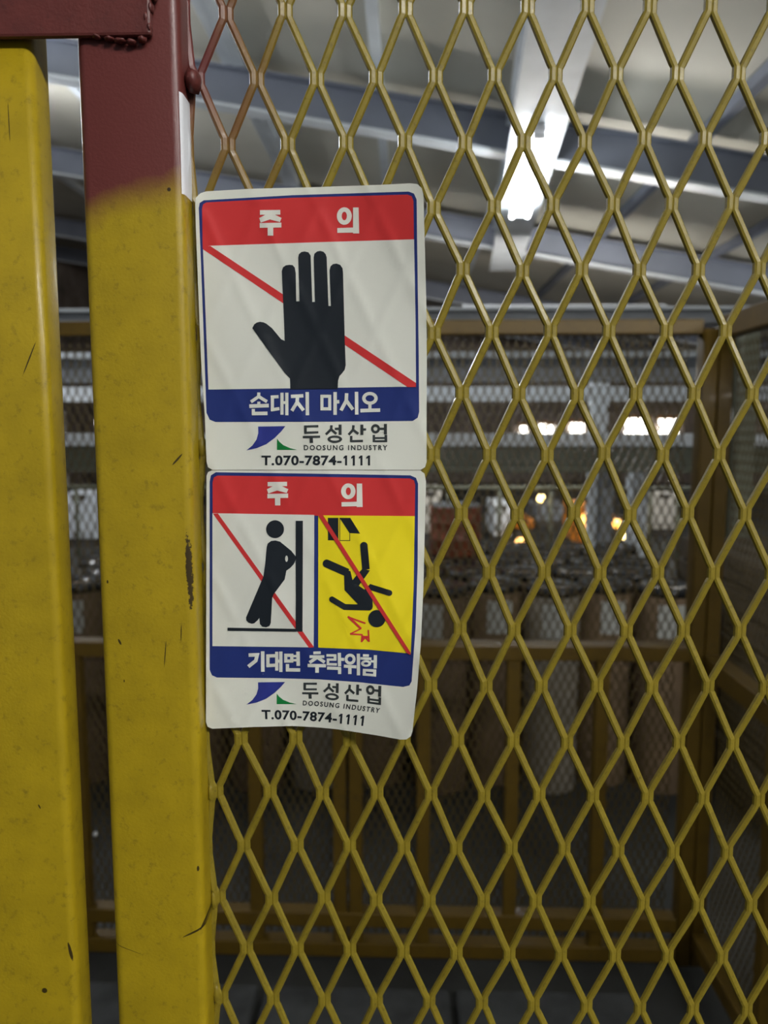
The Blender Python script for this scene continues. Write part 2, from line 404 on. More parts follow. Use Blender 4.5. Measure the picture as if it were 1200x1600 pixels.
# ------------------------------------------------------------------ stickers
SY = -.0048
def smooth(t): t = max(0.0, min(1.0, t)); return t * t * (3 - 2 * t)
def drape(x, y):
    p = at(x, y, 0); a = (p.x - X0) / (DX / 2); r = (Z0 - p.z) / (DZ / 2)
    e = 9
    for u in (a + r, a - r):
        t = (u - 1) / 2; e = min(e, abs(t - round(t)) * DX * .9)
    return .0004 * math.exp(-(e / .0021) ** 2)
def lift1(x, y):
    return .010 * max(0, (x - 380) / 285) ** 2 * max(0, min(1.2, (640 - y) / 350)) ** 1.2 + .0006 * math.sin(x / 33) * math.sin(y / 47) + drape(x, y)
def lift2(x, y):
    return .0125 * max(0, (x - 430) / 215) ** 1.8 * smooth((y - 820) / 330) + .0005 * math.sin(x / 30 + 1) * math.sin(y / 43) + drape(x, y)
def paper(name, col, rough=.38, trans=.16):
    m = bpy.data.materials.new(name); m.use_nodes = True; nt = m.node_tree; N, L = nt.nodes, nt.links
    b = N['Principled BSDF']; b.inputs['Roughness'].default_value = rough; b.inputs['Base Color'].default_value = (*col, 1); b.inputs['Specular IOR Level'].default_value = .4
    nz = N.new('ShaderNodeTexNoise'); nz.inputs['Scale'].default_value = 260; g = N.new('ShaderNodeNewGeometry'); L.new(g.outputs['Position'], nz.inputs['Vector'])
    bp = N.new('ShaderNodeBump'); bp.inputs['Strength'].default_value = .05; bp.inputs['Distance'].default_value = .0005
    L.new(nz.outputs['Fac'], bp.inputs['Height']); L.new(bp.outputs[0], b.inputs['Normal'])
    if trans:
        t = N.new('ShaderNodeBsdfTranslucent'); t.inputs[0].default_value = (*col, 1)
        mx = N.new('ShaderNodeMixShader'); mx.inputs[0].default_value = trans
        L.new(b.outputs[0], mx.inputs[1]); L.new(t.outputs[0], mx.inputs[2]); L.new(mx.outputs[0], N['Material Output'].inputs[0])
    MATS[name] = m; return m
SHEET = paper('sticker_vinyl', (.80, .81, .72))
PR_WHITE = paper('print_white', (.80, .81, .72))
PR_BLUE = paper('print_blue', (.014, .028, .15), trans=.0)
PR_RED = paper('print_red', (.55, .032, .032), trans=.0)
PR_YEL = paper('print_yellow', (.80, .66, .012), trans=.0)
PR_BLACK = paper('print_black', (.010, .014, .019), trans=.0)
PR_GREY = paper('print_grey', (.032, .038, .038), trans=.0)
PR_GREEN = paper('print_green', (.005, .17, .035), trans=.0)
PR_LBLUE = paper('print_logo_blue', (.025, .035, .22), trans=.0)

def crop(x0, y0, s): return lambda p: (x0 + p[0] / s, y0 + p[1] / s)
def quad_map(src, dst, bend=1.0):
    """src (x0,y0,x1,y1) box -> dst four points TL TR BR BL"""
    x0, y0, x1, y1 = src; TL, TR, BR, BL = dst
    def f(p):
        t = (p[0] - x0) / (x1 - x0); v = (p[1] - y0) / (y1 - y0); ty = max(t, 0) ** bend
        X = (1 - v) * ((1 - t) * TL[0] + t * TR[0]) + v * ((1 - t) * BL[0] + t * BR[0])
        Y_ = (1 - v) * ((1 - ty) * TL[1] + ty * TR[1]) + v * ((1 - ty) * BL[1] + ty * BR[1])
        return (X, Y_)
    return f
class Print:
    """flat ink shapes gathered in photo pixels, then laid on the curved sheet"""
    def __init__(s, m=lambda p: p): s.V, s.F, s.m = [], [], m
    def poly(s, pts, holes=()):
        loops = [[Vector((*p, 0)) for p in l] for l in [pts, *holes]]
        tr = tessellate_polygon(loops); b = len(s.V); s.V += [s.m(p) for l in [pts, *holes] for p in l]
        s.F += [tuple(b + i for i in t) for t in tr]; return s
    def line(s, pts, w_, cap0=False, cap1=False):
        L, Rr = [], []
        for i, p in enumerate(pts):
            ds = []
            if i > 0: ds.append(Vector((p[0] - pts[i - 1][0], p[1] - pts[i - 1][1])).normalized())
            if i < len(pts) - 1: ds.append(Vector((pts[i + 1][0] - p[0], pts[i + 1][1] - p[1])).normalized())
            d = sum(ds, Vector((0, 0))).normalized(); n = Vector((-d.y, d.x)); k = w_ / 2
            if len(ds) == 2: k /= max(.45, n.dot(Vector((-ds[0].y, ds[0].x))))
            L.append((p[0] + n.x * k, p[1] + n.y * k)); Rr.append((p[0] - n.x * k, p[1] - n.y * k))
        b = len(s.V); s.V += [s.m(p) for p in L + Rr]; m = len(pts)
        s.F += [(b + i, b + i + 1, b + m + i + 1, b + m + i) for i in range(m - 1)]
        if cap0: s.disc(pts[0], w_ / 2, w_ / 2)
        if cap1: s.disc(pts[-1], w_ / 2, w_ / 2)
        return s
    def rect(s, x0, y0, x1, y1): return s.poly([(x0, y0), (x1, y0), (x1, y1), (x0, y1)])
    def disc(s, c, rx, ry, n=36): return s.poly([(c[0] + rx * math.cos(2 * math.pi * k / n), c[1] + ry * math.sin(2 * math.pi * k / n)) for k in range(n)])
    def ring(s, c, rx, ry, ix, iy, n=32):
        b = len(s.V)
        for k in range(n):
            a = 2 * math.pi * k / n; ca, sa = math.cos(a), math.sin(a)
            s.V.append(s.m((c[0] + rx * ca, c[1] + ry * sa))); s.V.append(s.m((c[0] + ix * ca, c[1] + iy * sa)))
        s.F += [(b + 2 * k, b + 2 * ((k + 1) % n), b + 2 * ((k + 1) % n) + 1, b + 2 * k + 1) for k in range(n)]; return s
    def frame(s, x0, y0, x1, y1, w_):
        h = w_ / 2
        s.rect(x0, y0, x0 + w_, y1); s.rect(x1 - w_, y0, x1, y1); s.rect(x0, y0, x1, y0 + w_); s.rect(x0, y1 - w_, x1, y1); return s
    def text(s, txt, box_, spacing=1.0, bold=0.0, mono=False):
        cu = bpy.data.curves.new('t', 'FONT'); cu.body = txt; cu.space_character = spacing; cu.offset = bold; cu.resolution_u = 4
        o = bpy.data.objects.new('t', cu); COL.objects.link(o)
        bpy.context.view_layer.update()
        ev = o.evaluated_get(bpy.context.evaluated_depsgraph_get()); me = ev.to_mesh()
        vs = [v.co.copy() for v in me.vertices]; fs = [tuple(p.vertices) for p in me.polygons]; ev.to_mesh_clear()
        bpy.data.objects.remove(o); bpy.data.curves.remove(cu)
        ax, bx_ = min(v.x for v in vs), max(v.x for v in vs); ay, by = min(v.y for v in vs), max(v.y for v in vs)
        b = len(s.V); x0, y0, x1, y1 = box_
        s.V += [s.m((x0 + (v.x - ax) / (bx_ - ax) * (x1 - x0), y1 - (v.y - ay) / (by - ay) * (y1 - y0))) for v in vs]
        s.F += [tuple(b + i for i in f) for f in fs]; return s
    def build(s, name, mat, parent, lift, layer, step=6, thick=0):
        bm = bmesh.new(); vs = [bm.verts.new((p[0], p[1], 0)) for p in s.V]
        for f in s.F:
            try: bm.faces.new([vs[i] for i in f])
            except ValueError: pass
        x0, x1 = min(p[0] for p in s.V), max(p[0] for p in s.V); y0, y1 = min(p[1] for p in s.V), max(p[1] for p in s.V)
        for ax, lo, hi in ((0, x0, x1), (1, y0, y1)):
            c = math.ceil(lo / step) * step
            while c < hi:
                no = (1, 0, 0) if ax == 0 else (0, 1, 0); co = (c, 0, 0) if ax == 0 else (0, c, 0)
                bmesh.ops.bisect_plane(bm, geom=bm.verts[:] + bm.edges[:] + bm.faces[:], plane_co=co, plane_no=no, dist=1e-4); c += step
        for v in bm.verts:
            x, y = v.co.x, v.co.y; v.co = at(x, y, SY - lift(x, y) - layer * .00009)
        for f in bm.faces:
            f.normal_update()
            if f.normal.y > 0: f.normal_flip()
        if thick:
            r = bmesh.ops.extrude_face_region(bm, geom=bm.faces[:])
            for v in r['geom']:
                if isinstance(v, bmesh.types.BMVert): v.co.y += thick
            bmesh.ops.recalc_face_normals(bm, faces=bm.faces[:])
            for e_ in bm.edges:
                if len(e_.link_faces) == 2 and e_.calc_face_angle(0) > .8: e_.smooth = False
        o = frombm(name, bm, mat, parent)
        for p in o.data.polygons: p.use_smooth = True
        return o

def glyph_ju(P, m):      # 주, drawn in a 6x crop
    P.m = m
    P.poly([(97, 80), (288, 78), (288, 122), (97, 124)]).poly([(158, 118), (228, 118), (300, 153), (284, 192), (190, 167), (104, 197), (90, 154)])
    P.poly([(95, 201), (298, 197), (298, 242), (95, 246)]).rect(169, 238, 222, 319)
def glyph_ui(P, m):      # 의
    P.m = m
    P.ring((888, 135), 70, 82, 24, 40).poly([(970, 55), (1022, 55), (1027, 298), (970, 298)]).poly([(822, 248), (974, 243), (974, 290), (822, 293)])
def company(P, m):       # 두성산업, drawn in a 4.8x crop
    P.m = m
    P.line([(505, 55), (612, 52)], 17).line([(515, 50), (515, 106)], 20).line([(508, 102), (612, 98)], 16).line([(495, 134), (625, 131)], 17).line([(558, 136), (560, 178)], 25)
    P.line([(710, 45), (708, 75), (668, 115)], 19).line([(708, 77), (747, 110)], 19).line([(775, 40), (775, 118)], 22).line([(735, 72), (770, 72)], 17).ring((735, 150), 55, 28, 33, 11)
    P.line([(875, 45), (872, 80), (838, 117)], 19).line([(872, 80), (912, 110)], 19).line([(938, 40), (938, 118)], 22).line([(940, 77), (970, 77)], 17).line([(858, 125), (858, 170)], 19).line([(852, 165), (946, 163)], 17)
    P.ring((1040, 72), 34, 35, 15, 16).line([(1070, 72), (1108, 72)], 17).line([(1115, 35), (1115, 114)], 23).line([(1028, 118), (1028, 172)], 18).line([(1118, 118), (1118, 172)], 20).line([(1028, 141), (1118, 141)], 14).line([(1028, 165), (1118, 165)], 15)
def telephone(P):
    P.text('T.070-7874-', (185, 272, 786, 347), 1.08, .03)
    for x in (820, 878, 935, 992):
        P.line([(x, 272), (x, 347)], 15).poly([(x - 20, 284), (x - 6, 272), (x + 2, 272), (x + 2, 286), (x - 20, 297)])
LOGO_B = [(160, 55), (365, 52), (330, 95), (285, 140), (220, 188), (150, 217), (72, 234), (118, 196), (148, 152), (161, 105)]
LOGO_G = [(302, 145), (320, 170), (350, 195), (400, 217), (452, 230), (302, 230)]

# --- upper sticker: do not touch
p0 = at(495, 735, SY)
s1 = empty('warning_sticker', p0, label='white vinyl caution sticker with a black open hand crossed by a red line', cat='sticker')
c1 = crop(290, 270, 3); ID = lambda p: p
P = Print(); P.poly([(305, 320), (306, 309), (313, 302), (322, 299), (390, 295), (490, 292.5), (590, 289), (640, 286.5), (652, 287.5), (659, 294), (661.5, 304), (663, 353), (666, 470), (667, 570), (666.5, 645), (666.6, 722), (664, 730), (657, 734.2), (332, 734.2), (325, 730), (322.7, 721), (320, 650), (314, 560), (310, 460), (306.5, 370)])
P.build('vinyl_sheet', SHEET, s1, lift1, 0, thick=.00022)
P = Print(c1); P.poly([(62, 165), (66, 141), (85, 129), (500, 105), (1045, 88), (1070, 97), (1083, 125), (1085, 300), (1092, 800), (1095, 1120), (1088, 1148), (1065, 1163), (600, 1167), (140, 1168), (113, 1157), (98, 1125), (90, 900), (75, 500)])
P.build('blue_border', PR_BLUE, s1, lift1, 1)
P = Print(c1); P.poly([(77, 168), (82, 148), (97, 139), (500, 117), (1040, 102), (1060, 110), (1068, 132), (1070, 318), (500, 335), (80, 352)])
P.build('red_header', PR_RED, s1, lift1, 2)
P = Print(c1); P.poly([(81, 348), (115, 342), (600, 326), (1071, 312), (1078, 700), (1080, 1002), (600, 1009), (107, 1016), (95, 700)])
P.build('white_panel', PR_WHITE, s1, lift1, 3)
P = Print(c1); P.poly([(81, 358), (81, 346), (116, 343), (1080, 985), (1080, 1004), (1040, 1004)])
P.build('red_slash', PR_RED, s1, lift1, 4)
P = Print(crop(380, 380, 6.667)); P.poly([(490, 1520), (487, 1410), (430, 1350), (300, 1170), (95, 885), (115, 845), (142, 826), (175, 819), (210, 824), (240, 837), (300, 885), (350, 945), (395, 1000), (433, 1018), (425, 800), (402, 290), (415, 250), (445, 230), (480, 225), (515, 228), (538, 255), (547, 310), (553, 606), (587, 606), (573, 150), (580, 115), (605, 92), (640, 86), (680, 95), (703, 130), (720, 612), (748, 612), (735, 150), (742, 110), (770, 86), (800, 80), (835, 88), (860, 115), (870, 150), (888, 654), (914, 654), (900, 280), (910, 240), (935, 218), (970, 212), (1010, 225), (1035, 260), (1040, 300), (1058, 1000), (1068, 1270), (1058, 1318), (1030, 1355), (1003, 1385), (988, 1435), (985, 1515)])
P.build('hand_pictogram', PR_BLACK, s1, lift1, 5)
P = Print(); glyph_ju(P, crop(390, 315, 6)); P.build('heading_lettering', PR_WHITE, s1, lift1, 4)
P = Print(); glyph_ui(P, crop(390, 315, 6)); P.build('heading_lettering', PR_WHITE, s1, lift1, 4)
P = Print(crop(370, 600, 5))
P.line([(172, 66), (171, 98), (110, 140)], 25).line([(171, 98), (236, 138)], 25).line([(172, 138), (172, 160)], 24).line([(97, 173), (250, 168)], 29).line([(129, 195), (129, 240)], 25).line([(118, 231), (240, 229)], 28)
P.line([(265, 102), (326, 99)], 25).line([(278, 92), (278, 212)], 25).line([(268, 202), (333, 192)], 25).line([(353, 68), (353, 240)], 25).line([(391, 68), (391, 244)], 25).line([(353, 145), (391, 145)], 22)
P.line([(422, 97), (520, 92)], 27).line([(474, 100), (471, 142), (430, 210)], 27).line([(471, 140), (521, 206)], 27).line([(550, 63), (552, 244)], 27)
P.frame(653, 84, 738, 206, 24).line([(768, 63), (768, 241)], 27).line([(768, 140), (801, 138)], 27)
P.line([(858, 72), (855, 130), (814, 207)], 27).line([(855, 128), (907, 200)], 27).line([(935, 61), (937, 239)], 27)
P.ring((1040, 112), 61, 50, 34, 25).line([(1040, 158), (1040, 198)], 25).line([(965, 208), (1120, 204)], 28)
P.build('warning_lettering', PR_WHITE, s1, lift1, 4)
cc = crop(370, 655, 4.8)
P = Print(cc); P.poly(LOGO_B); P.build('logo_blue_mark', PR_LBLUE, s1, lift1, 2)
P = Print(cc); P.poly(LOGO_G); P.build('logo_green_mark', PR_GREEN, s1, lift1, 2)
P = Print(); company(P, cc); P.build('company_lettering', PR_GREY, s1, lift1, 2)
P = Print(cc); P.text('DOOSUNG INDUSTRY', (503, 194, 1130, 233), 1.35, .028); P.build('company_latin_lettering', PR_GREY, s1, lift1, 2)
P = Print(cc); telephone(P); P.build('telephone_lettering', PR_BLACK, s1, lift1, 2)

# --- lower sticker: danger of falling
p0 = at(490, 1135, SY)
s2 = empty('warning_sticker', p0, label='white vinyl caution sticker with a leaning figure and a falling figure on yellow', cat='sticker')
c3 = crop(300, 720, 3.077)
P = Print(c3); P.poly([(70, 72), (78, 54), (95, 46.5), (600, 46.5), (1098, 46.5), (1118, 62), (1125, 100), (1120, 300), (1113, 600), (1100, 880), (1082, 1100), (1060, 1300), (1052, 1325), (1030, 1340), (1000, 1340), (900, 1322), (800, 1306), (700, 1291), (600, 1281), (480, 1275), (300, 1280), (98, 1288), (75, 1279), (67, 1255), (68, 900), (69, 500)])
P.build('vinyl_sheet', SHEET, s2, lift2, 0, thick=.00022)
P = Print(c3); P.poly([(85, 100), (91, 70), (115, 55), (600, 62), (1050, 70), (1077, 82), (1087, 110), (1085, 500), (1075, 800), (1056, 1060), (1045, 1080), (1015, 1087), (900, 1075), (800, 1064), (600, 1050), (400, 1045), (120, 1042), (96, 1031), (85, 1005)])
P.build('blue_border', PR_BLUE, s2, lift2, 1)
P = Print(c3); P.poly([(99, 104), (105, 80), (122, 71), (600, 77), (1048, 85), (1068, 95), (1073, 116), (1071, 270), (600, 264), (99, 256)])
P.build('red_header', PR_RED, s2, lift2, 2)
P = Print(c3); P.poly([(98, 252), (588, 260), (587, 600), (585, 897), (98, 891)])
P.build('white_panel', PR_WHITE, s2, lift2, 3)
P = Print(c3); P.poly([(607, 262), (1071, 266), (1066, 600), (1052, 927), (850, 908), (607, 898)])
P.build('yellow_panel', PR_YEL, s2, lift2, 3)
P = Print(crop(320, 790, 6.667)); P.poly([(85, 84), (137, 82), (1138, 1475), (1086, 1482)]); P.build('red_slash', PR_RED, s2, lift2, 4)
P = Print(crop(320, 790, 6.667)); P.disc((732, 246), 93, 93)
P.poly([(645, 430), (656, 395), (690, 369), (735, 363), (785, 376), (900, 470), (950, 532), (946, 570), (925, 612), (890, 650), (850, 678), (832, 770), (720, 920), (702, 960), (688, 1220), (675, 1252), (640, 1268), (600, 1262), (574, 1235), (568, 1170), (550, 1195), (515, 1226), (490, 1232), (455, 1220), (432, 1195), (430, 1165), (610, 740), (630, 600)],
       [[(852 + 15 * math.cos(a * .5236), 553 + 33 * math.sin(a * .5236)) for a in range(12)]])
P.build('leaning_figure_pictogram', PR_BLACK, s2, lift2, 5)
P = Print(crop(320, 790, 6.667)); P.poly([(948, 158), (1022, 158), (1018, 1312), (948, 1312)]).poly([(238, 1272), (950, 1284), (950, 1314), (238, 1304)])
P.build('wall_and_floor_pictogram', PR_BLACK, s2, lift2, 6)
cy = crop(490, 795, 6.806)
P = Print(cy); P.rect(152, 96, 264, 335).line([(279, 96), (279, 340)], 7).line([(279, 96), (385, 258)], 7).line([(385, 256), (385, 341)], 7).line([(276, 338), (388, 338)], 7).poly([(283, 96), (390, 96), (495, 264), (385, 259)])
P.build('doorway_pictogram', PR_BLACK, s2, lift2, 4)
P = Print(cy); P.line([(535, 392), (557, 645)], 80, True).poly([(517, 640), (600, 655), (548, 728), (480, 818), (412, 762), (470, 690)])
P.line([(140, 582), (362, 680)], 86, True).poly([(325, 716), (330, 640), (392, 664), (415, 762), (480, 818), (540, 858), (600, 803), (625, 930), (630, 1040), (622, 1066), (600, 1081), (470, 1060), (468, 1010), (330, 865)])
P.line([(196, 963), (330, 1044), (600, 1050)], 62, True).line([(590, 828), (806, 895)], 62, False, True).disc((672, 1168), 92, 92)
P.build('falling_figure_pictogram', PR_BLACK, s2, lift2, 5)
P = Print(cy); P.line([(362, 1148), (552, 1218)], 17).line([(368, 1148), (436, 1210), (505, 1276)], 24).line([(508, 1272), (388, 1332)], 14).line([(388, 1330), (520, 1340)], 17).line([(516, 1332), (510, 1418)], 15).line([(508, 1416), (550, 1368)], 15).line([(548, 1368), (592, 1414)], 15).line([(590, 1414), (582, 1288)], 16).poly([(515, 1345), (545, 1352), (580, 1350), (585, 1385), (550, 1372), (520, 1395)])
P.build('impact_pictogram', PR_RED, s2, lift2, 5)
P = Print(cy); P.poly([(48, 66), (102, 70), (1032, 1530), (1030, 1552), (990, 1534)]); P.build('red_slash', PR_RED, s2, lift2, 7)
P = Print()
glyph_ju(P, lambda p: (417 + (p[0] - 90) / 210 * 33.5, 752.8 + (p[1] - 78) / 242 * 37.1))
P.build('heading_lettering', PR_WHITE, s2, lift2, 4); P = Print()
glyph_ui(P, lambda p: (533 + (p[0] - 818) / 209 * 33.6, 754.8 + (p[1] - 50) / 248 * 37.4))
P.build('heading_lettering', PR_WHITE, s2, lift2, 4)
P = Print(crop(370, 1010, 5))
P.line([(92, 68), (160, 66), (148, 112), (90, 158)], 28).line([(202, 38), (203, 198)], 28)
P.line([(230, 75), (300, 73)], 26).line([(243, 64), (243, 160)], 26).line([(232, 150), (300, 147)], 26).line([(312, 42), (312, 190)], 25).line([(344, 40), (344, 200)], 26).line([(312, 115), (344, 115)], 24)
P.frame(370, 57, 442, 127, 25).line([(478, 40), (480, 152)], 28).line([(440, 76), (470, 76)], 19).line([(440, 108), (470, 108)], 19).line([(396, 138), (396, 190)], 26).line([(384, 183), (495, 184)], 27)
P.line([(598, 51), (656, 49)], 22).line([(568, 80), (684, 80)], 22).line([(628, 86), (568, 126)], 25).line([(628, 86), (687, 124)], 25).line([(553, 149), (697, 151)], 26).line([(627, 155), (627, 206)], 28)
P.line([(700, 70), (778, 71)], 20).line([(768, 70), (768, 106)], 22).line([(702, 103), (778, 103)], 18).line([(712, 103), (712, 145)], 20).line([(702, 139), (782, 141)], 20).line([(801, 50), (803, 156)], 26).line([(802, 100), (838, 102)], 24).line([(705, 169), (815, 173)], 24).line([(803, 170), (803, 216)], 26)
P.ring((885, 100), 43, 43, 20, 20).line([(836, 154), (934, 160)], 24).line([(883, 158), (883, 216)], 27).line([(950, 57), (950, 226)], 26)
P.line([(985, 70), (1032, 72)], 20).line([(965, 93), (1052, 97)], 20).ring((1010, 133), 40, 26, 18, 9).line([(1045, 116), (1072, 118)], 18).line([(1083, 68), (1081, 172)], 26)
P.poly([(985, 174), (1090, 180), (1088, 236), (983, 228)], [[(1009, 196), (1066, 200), (1065, 215), (1008, 210)]])
P.build('warning_lettering', PR_WHITE, s2, lift2, 4)
c5 = crop(370, 1055, 5)
lm = lambda p: c5((75 + (p[0] - 72) / 380 * 392, 53 + (p[1] - 52) / 182 * 177))
P = Print(lm); P.poly(LOGO_B); P.build('logo_blue_mark', PR_LBLUE, s2, lift2, 2)
P = Print(lm); P.poly(LOGO_G); P.build('logo_green_mark', PR_GREEN, s2, lift2, 2)
q1 = quad_map((495, 35, 1130, 178), ((512, 47), (1133, 84), (1128, 240), (510, 182)), 1.5)
P = Print(); company(P, lambda p: c5(q1(p))); P.build('company_lettering', PR_GREY, s2, lift2, 2)
q2 = quad_map((0, 0, 1, 1), ((517, 198), (1122, 258), (1112, 297), (515, 237)), 1.4)
P = Print(lambda p: c5(q2(p))); P.text('DOOSUNG INDUSTRY', (0, 0, 1, 1), 1.35, .028); P.build('company_latin_lettering', PR_GREY, s2, lift2, 2)
q3 = quad_map((0, 0, 1, 1), ((193, 270), (1000, 318), (990, 397), (197, 345)), 1.7)
P = Print(lambda p: c5(q3(((p[0] - 185) / 818, (p[1] - 272) / 75)))); telephone(P); P.build('telephone_lettering', PR_BLACK, s2, lift2, 2)

# ------------------------------------------------------------------ cage: rear guard fence and side fence
YR = 1.89
def zr(py, px=800): return at(px, py, YR).z
xc = at(1078, 900, YR).x
fr = empty('guard_fence', (0, YR, 0), label='dull yellow guard fence with upright bars and fine mesh behind the gate', cat='fence')
XA = -1.75
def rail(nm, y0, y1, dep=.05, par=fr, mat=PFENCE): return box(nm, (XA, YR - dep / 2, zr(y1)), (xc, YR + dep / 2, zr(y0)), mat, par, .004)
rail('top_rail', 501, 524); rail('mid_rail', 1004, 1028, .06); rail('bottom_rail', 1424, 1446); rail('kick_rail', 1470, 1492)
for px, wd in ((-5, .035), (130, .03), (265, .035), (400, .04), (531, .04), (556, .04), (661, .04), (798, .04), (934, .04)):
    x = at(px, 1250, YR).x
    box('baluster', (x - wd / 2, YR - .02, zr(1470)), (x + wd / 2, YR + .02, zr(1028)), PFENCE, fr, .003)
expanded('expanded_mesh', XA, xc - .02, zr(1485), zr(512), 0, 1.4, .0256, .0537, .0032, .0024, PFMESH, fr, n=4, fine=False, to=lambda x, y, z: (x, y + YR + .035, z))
sd = empty('side_fence', (xc + .03, YR, 0), label='dull yellow side fence meeting the guard fence at a corner post', cat='fence')
pw = .07
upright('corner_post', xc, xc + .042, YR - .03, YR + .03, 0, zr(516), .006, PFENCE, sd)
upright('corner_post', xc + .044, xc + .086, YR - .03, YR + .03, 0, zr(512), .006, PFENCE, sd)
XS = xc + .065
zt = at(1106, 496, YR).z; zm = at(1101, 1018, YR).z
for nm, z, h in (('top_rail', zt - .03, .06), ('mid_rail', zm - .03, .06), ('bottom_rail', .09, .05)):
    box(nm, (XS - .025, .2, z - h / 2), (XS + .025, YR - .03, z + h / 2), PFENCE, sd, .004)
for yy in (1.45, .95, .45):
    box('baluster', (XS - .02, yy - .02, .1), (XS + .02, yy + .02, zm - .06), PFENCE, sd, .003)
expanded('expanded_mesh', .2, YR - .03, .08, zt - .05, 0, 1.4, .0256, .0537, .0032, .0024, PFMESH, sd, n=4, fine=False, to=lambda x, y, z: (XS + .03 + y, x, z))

# ------------------------------------------------------------------ rolls standing behind the fence
rolls_lab = 'upright kraft paper roll with a black film top, one of the rows behind the fence'
RD, RH = .245, .93
proto = {}
def make_roll(c, kind, label_ang, front):
    t = empty('paper_roll', c, cat='roll')
    lathe('wrapped_body', [(RD / 2 - .004, 0), (RD / 2, .008), (RD / 2, RH - .02), (RD / 2 - .006, RH - .004)], c, PKRAFT if kind == 0 else PPALEROLL, t, 28)
    lathe('film_top', [(RD / 2 - .004, RH - .012), (RD / 2 + .002, RH - .03), (RD / 2 + .002, RH), (RD / 2 - .012, RH + .012), (.055, RH + .006), (.046, RH - .008)], c, PBLACK, t, 28)
    lathe('core', [(.046, RH - .2), (.046, RH + .002), (.040, RH + .002), (.040, RH - .2)], c, PHOLE, t, 16)
    if front:
        n = 6; V, Fc = [], []
        for i in range(n + 1):
            a = label_ang + (i / n - .5) * .95
            for z in (.72, .87): V.append((c[0] + (RD / 2 + .002) * math.cos(a), c[1] + (RD / 2 + .002) * math.sin(a), z + c[2]))
        Fc = [(2 * i, 2 * i + 2, 2 * i + 3, 2 * i + 1) for i in range(n)]
        mesh('paper_label', V, Fc, PLABEL, t)
    return t
def copy_roll(o, loc, rz):
    c = o.copy(); COL.objects.link(c); c.location = loc; c.rotation_euler.z = rz
    for ch in o.children:
        d = ch.copy(); COL.objects.link(d); d.parent = c; d.matrix_parent_inverse = ch.matrix_parent_inverse.copy()
    return c
rng = random.Random(11)
protos = None
front_px = [30, 122, 214, 306, 400, 492, 590, 688, 745, 832, 905, 998, 1090]
Y0 = 3.05
for row in range(5):
    for k in range(13):
        y = Y0 + row * .262 + (.11 if row else 0) + rng.uniform(-.004, .004)
        if row == 0:
            x = at(front_px[k], 1000, y).x; y += (0, .05, .02, .09, .0, .03, .07, .0, .10, .02, .10, .03, .02)[k]
        else: x = -1.63 + k * .262 + (.13 if row % 2 else 0) + rng.uniform(-.003, .003)
        if row == 0 and k and x - lastx < .25: x = lastx + .252
        lastx = x
        if x > 1.28: continue
        kind = rng.randint(0, 1); key = (kind, row == 0)
        kn = ('brown kraft', 'pale grey-beige')[kind]
        lab = ('upright %s paper roll with a white label, standing in the front row' if row == 0 else 'upright %s paper roll with black film top, packed behind the front row') % kn
        grp = (kn + ' paper rolls in the front row') if row == 0 else (kn + ' paper rolls packed behind')
        if protos is None: protos = {}
        if key not in protos:
            r_ = make_roll((x, y, 0), kind, -1.5708, row == 0); protos[key] = r_
        else:
            r_ = copy_roll(protos[key], (x, y, 0), rng.uniform(-.5, .5))
        tag(r_, lab, 'roll', grp)
# tall red-brown drum on the rolls
dY = 3.85; dp = at(712, 790, dY); db = empty('drum', (dp.x, dY, RH + .014), label='red-brown drum standing on top of the paper rolls', cat='drum')
hz = dp.z - RH - .014
lathe('drum_body', [(.135, 0), (.14, .012), (.14, hz * .33), (.144, hz * .35), (.14, hz * .37), (.14, hz * .66), (.144, hz * .68), (.14, hz * .70), (.14, hz - .012), (.143, hz), (.132, hz), (.130, hz - .01)], (dp.x, dY, RH + .014), PRUST, db, 32)
lathe('drum_lid', [(.0001, hz + .012), (.05, hz + .014), (.125, hz + .012), (.129, hz - .008)], (dp.x, dY, RH + .014), PSTEEL, db, 32)

# ------------------------------------------------------------------ steelwork further down the hall
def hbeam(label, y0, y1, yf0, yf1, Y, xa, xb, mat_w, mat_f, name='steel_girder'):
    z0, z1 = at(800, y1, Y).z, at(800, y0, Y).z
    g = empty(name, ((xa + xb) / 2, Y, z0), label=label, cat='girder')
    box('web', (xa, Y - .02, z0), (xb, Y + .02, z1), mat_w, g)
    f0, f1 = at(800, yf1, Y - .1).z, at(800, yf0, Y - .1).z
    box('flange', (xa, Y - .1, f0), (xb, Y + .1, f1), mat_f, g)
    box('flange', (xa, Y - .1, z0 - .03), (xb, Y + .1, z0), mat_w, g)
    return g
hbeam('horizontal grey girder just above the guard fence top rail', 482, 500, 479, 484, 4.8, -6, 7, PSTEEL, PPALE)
hbeam('grey girder with a bright upper flange, seen below the fence top rail', 558, 592, 549, 558, 6.4, -6, 7, PSTEEL, PPALE)  # upper flange paler than the web: light falling on it put into the paint
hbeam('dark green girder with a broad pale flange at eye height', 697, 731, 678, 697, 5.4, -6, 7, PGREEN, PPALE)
a = at(660, 615, 8.0); g = box('pipe_rail', (-6, 7.95, at(800, 627, 8).z), (7, 8.05, at(800, 604, 8).z), PPALE); tag(g, 'pale blue horizontal rail between the two girders', 'rail')
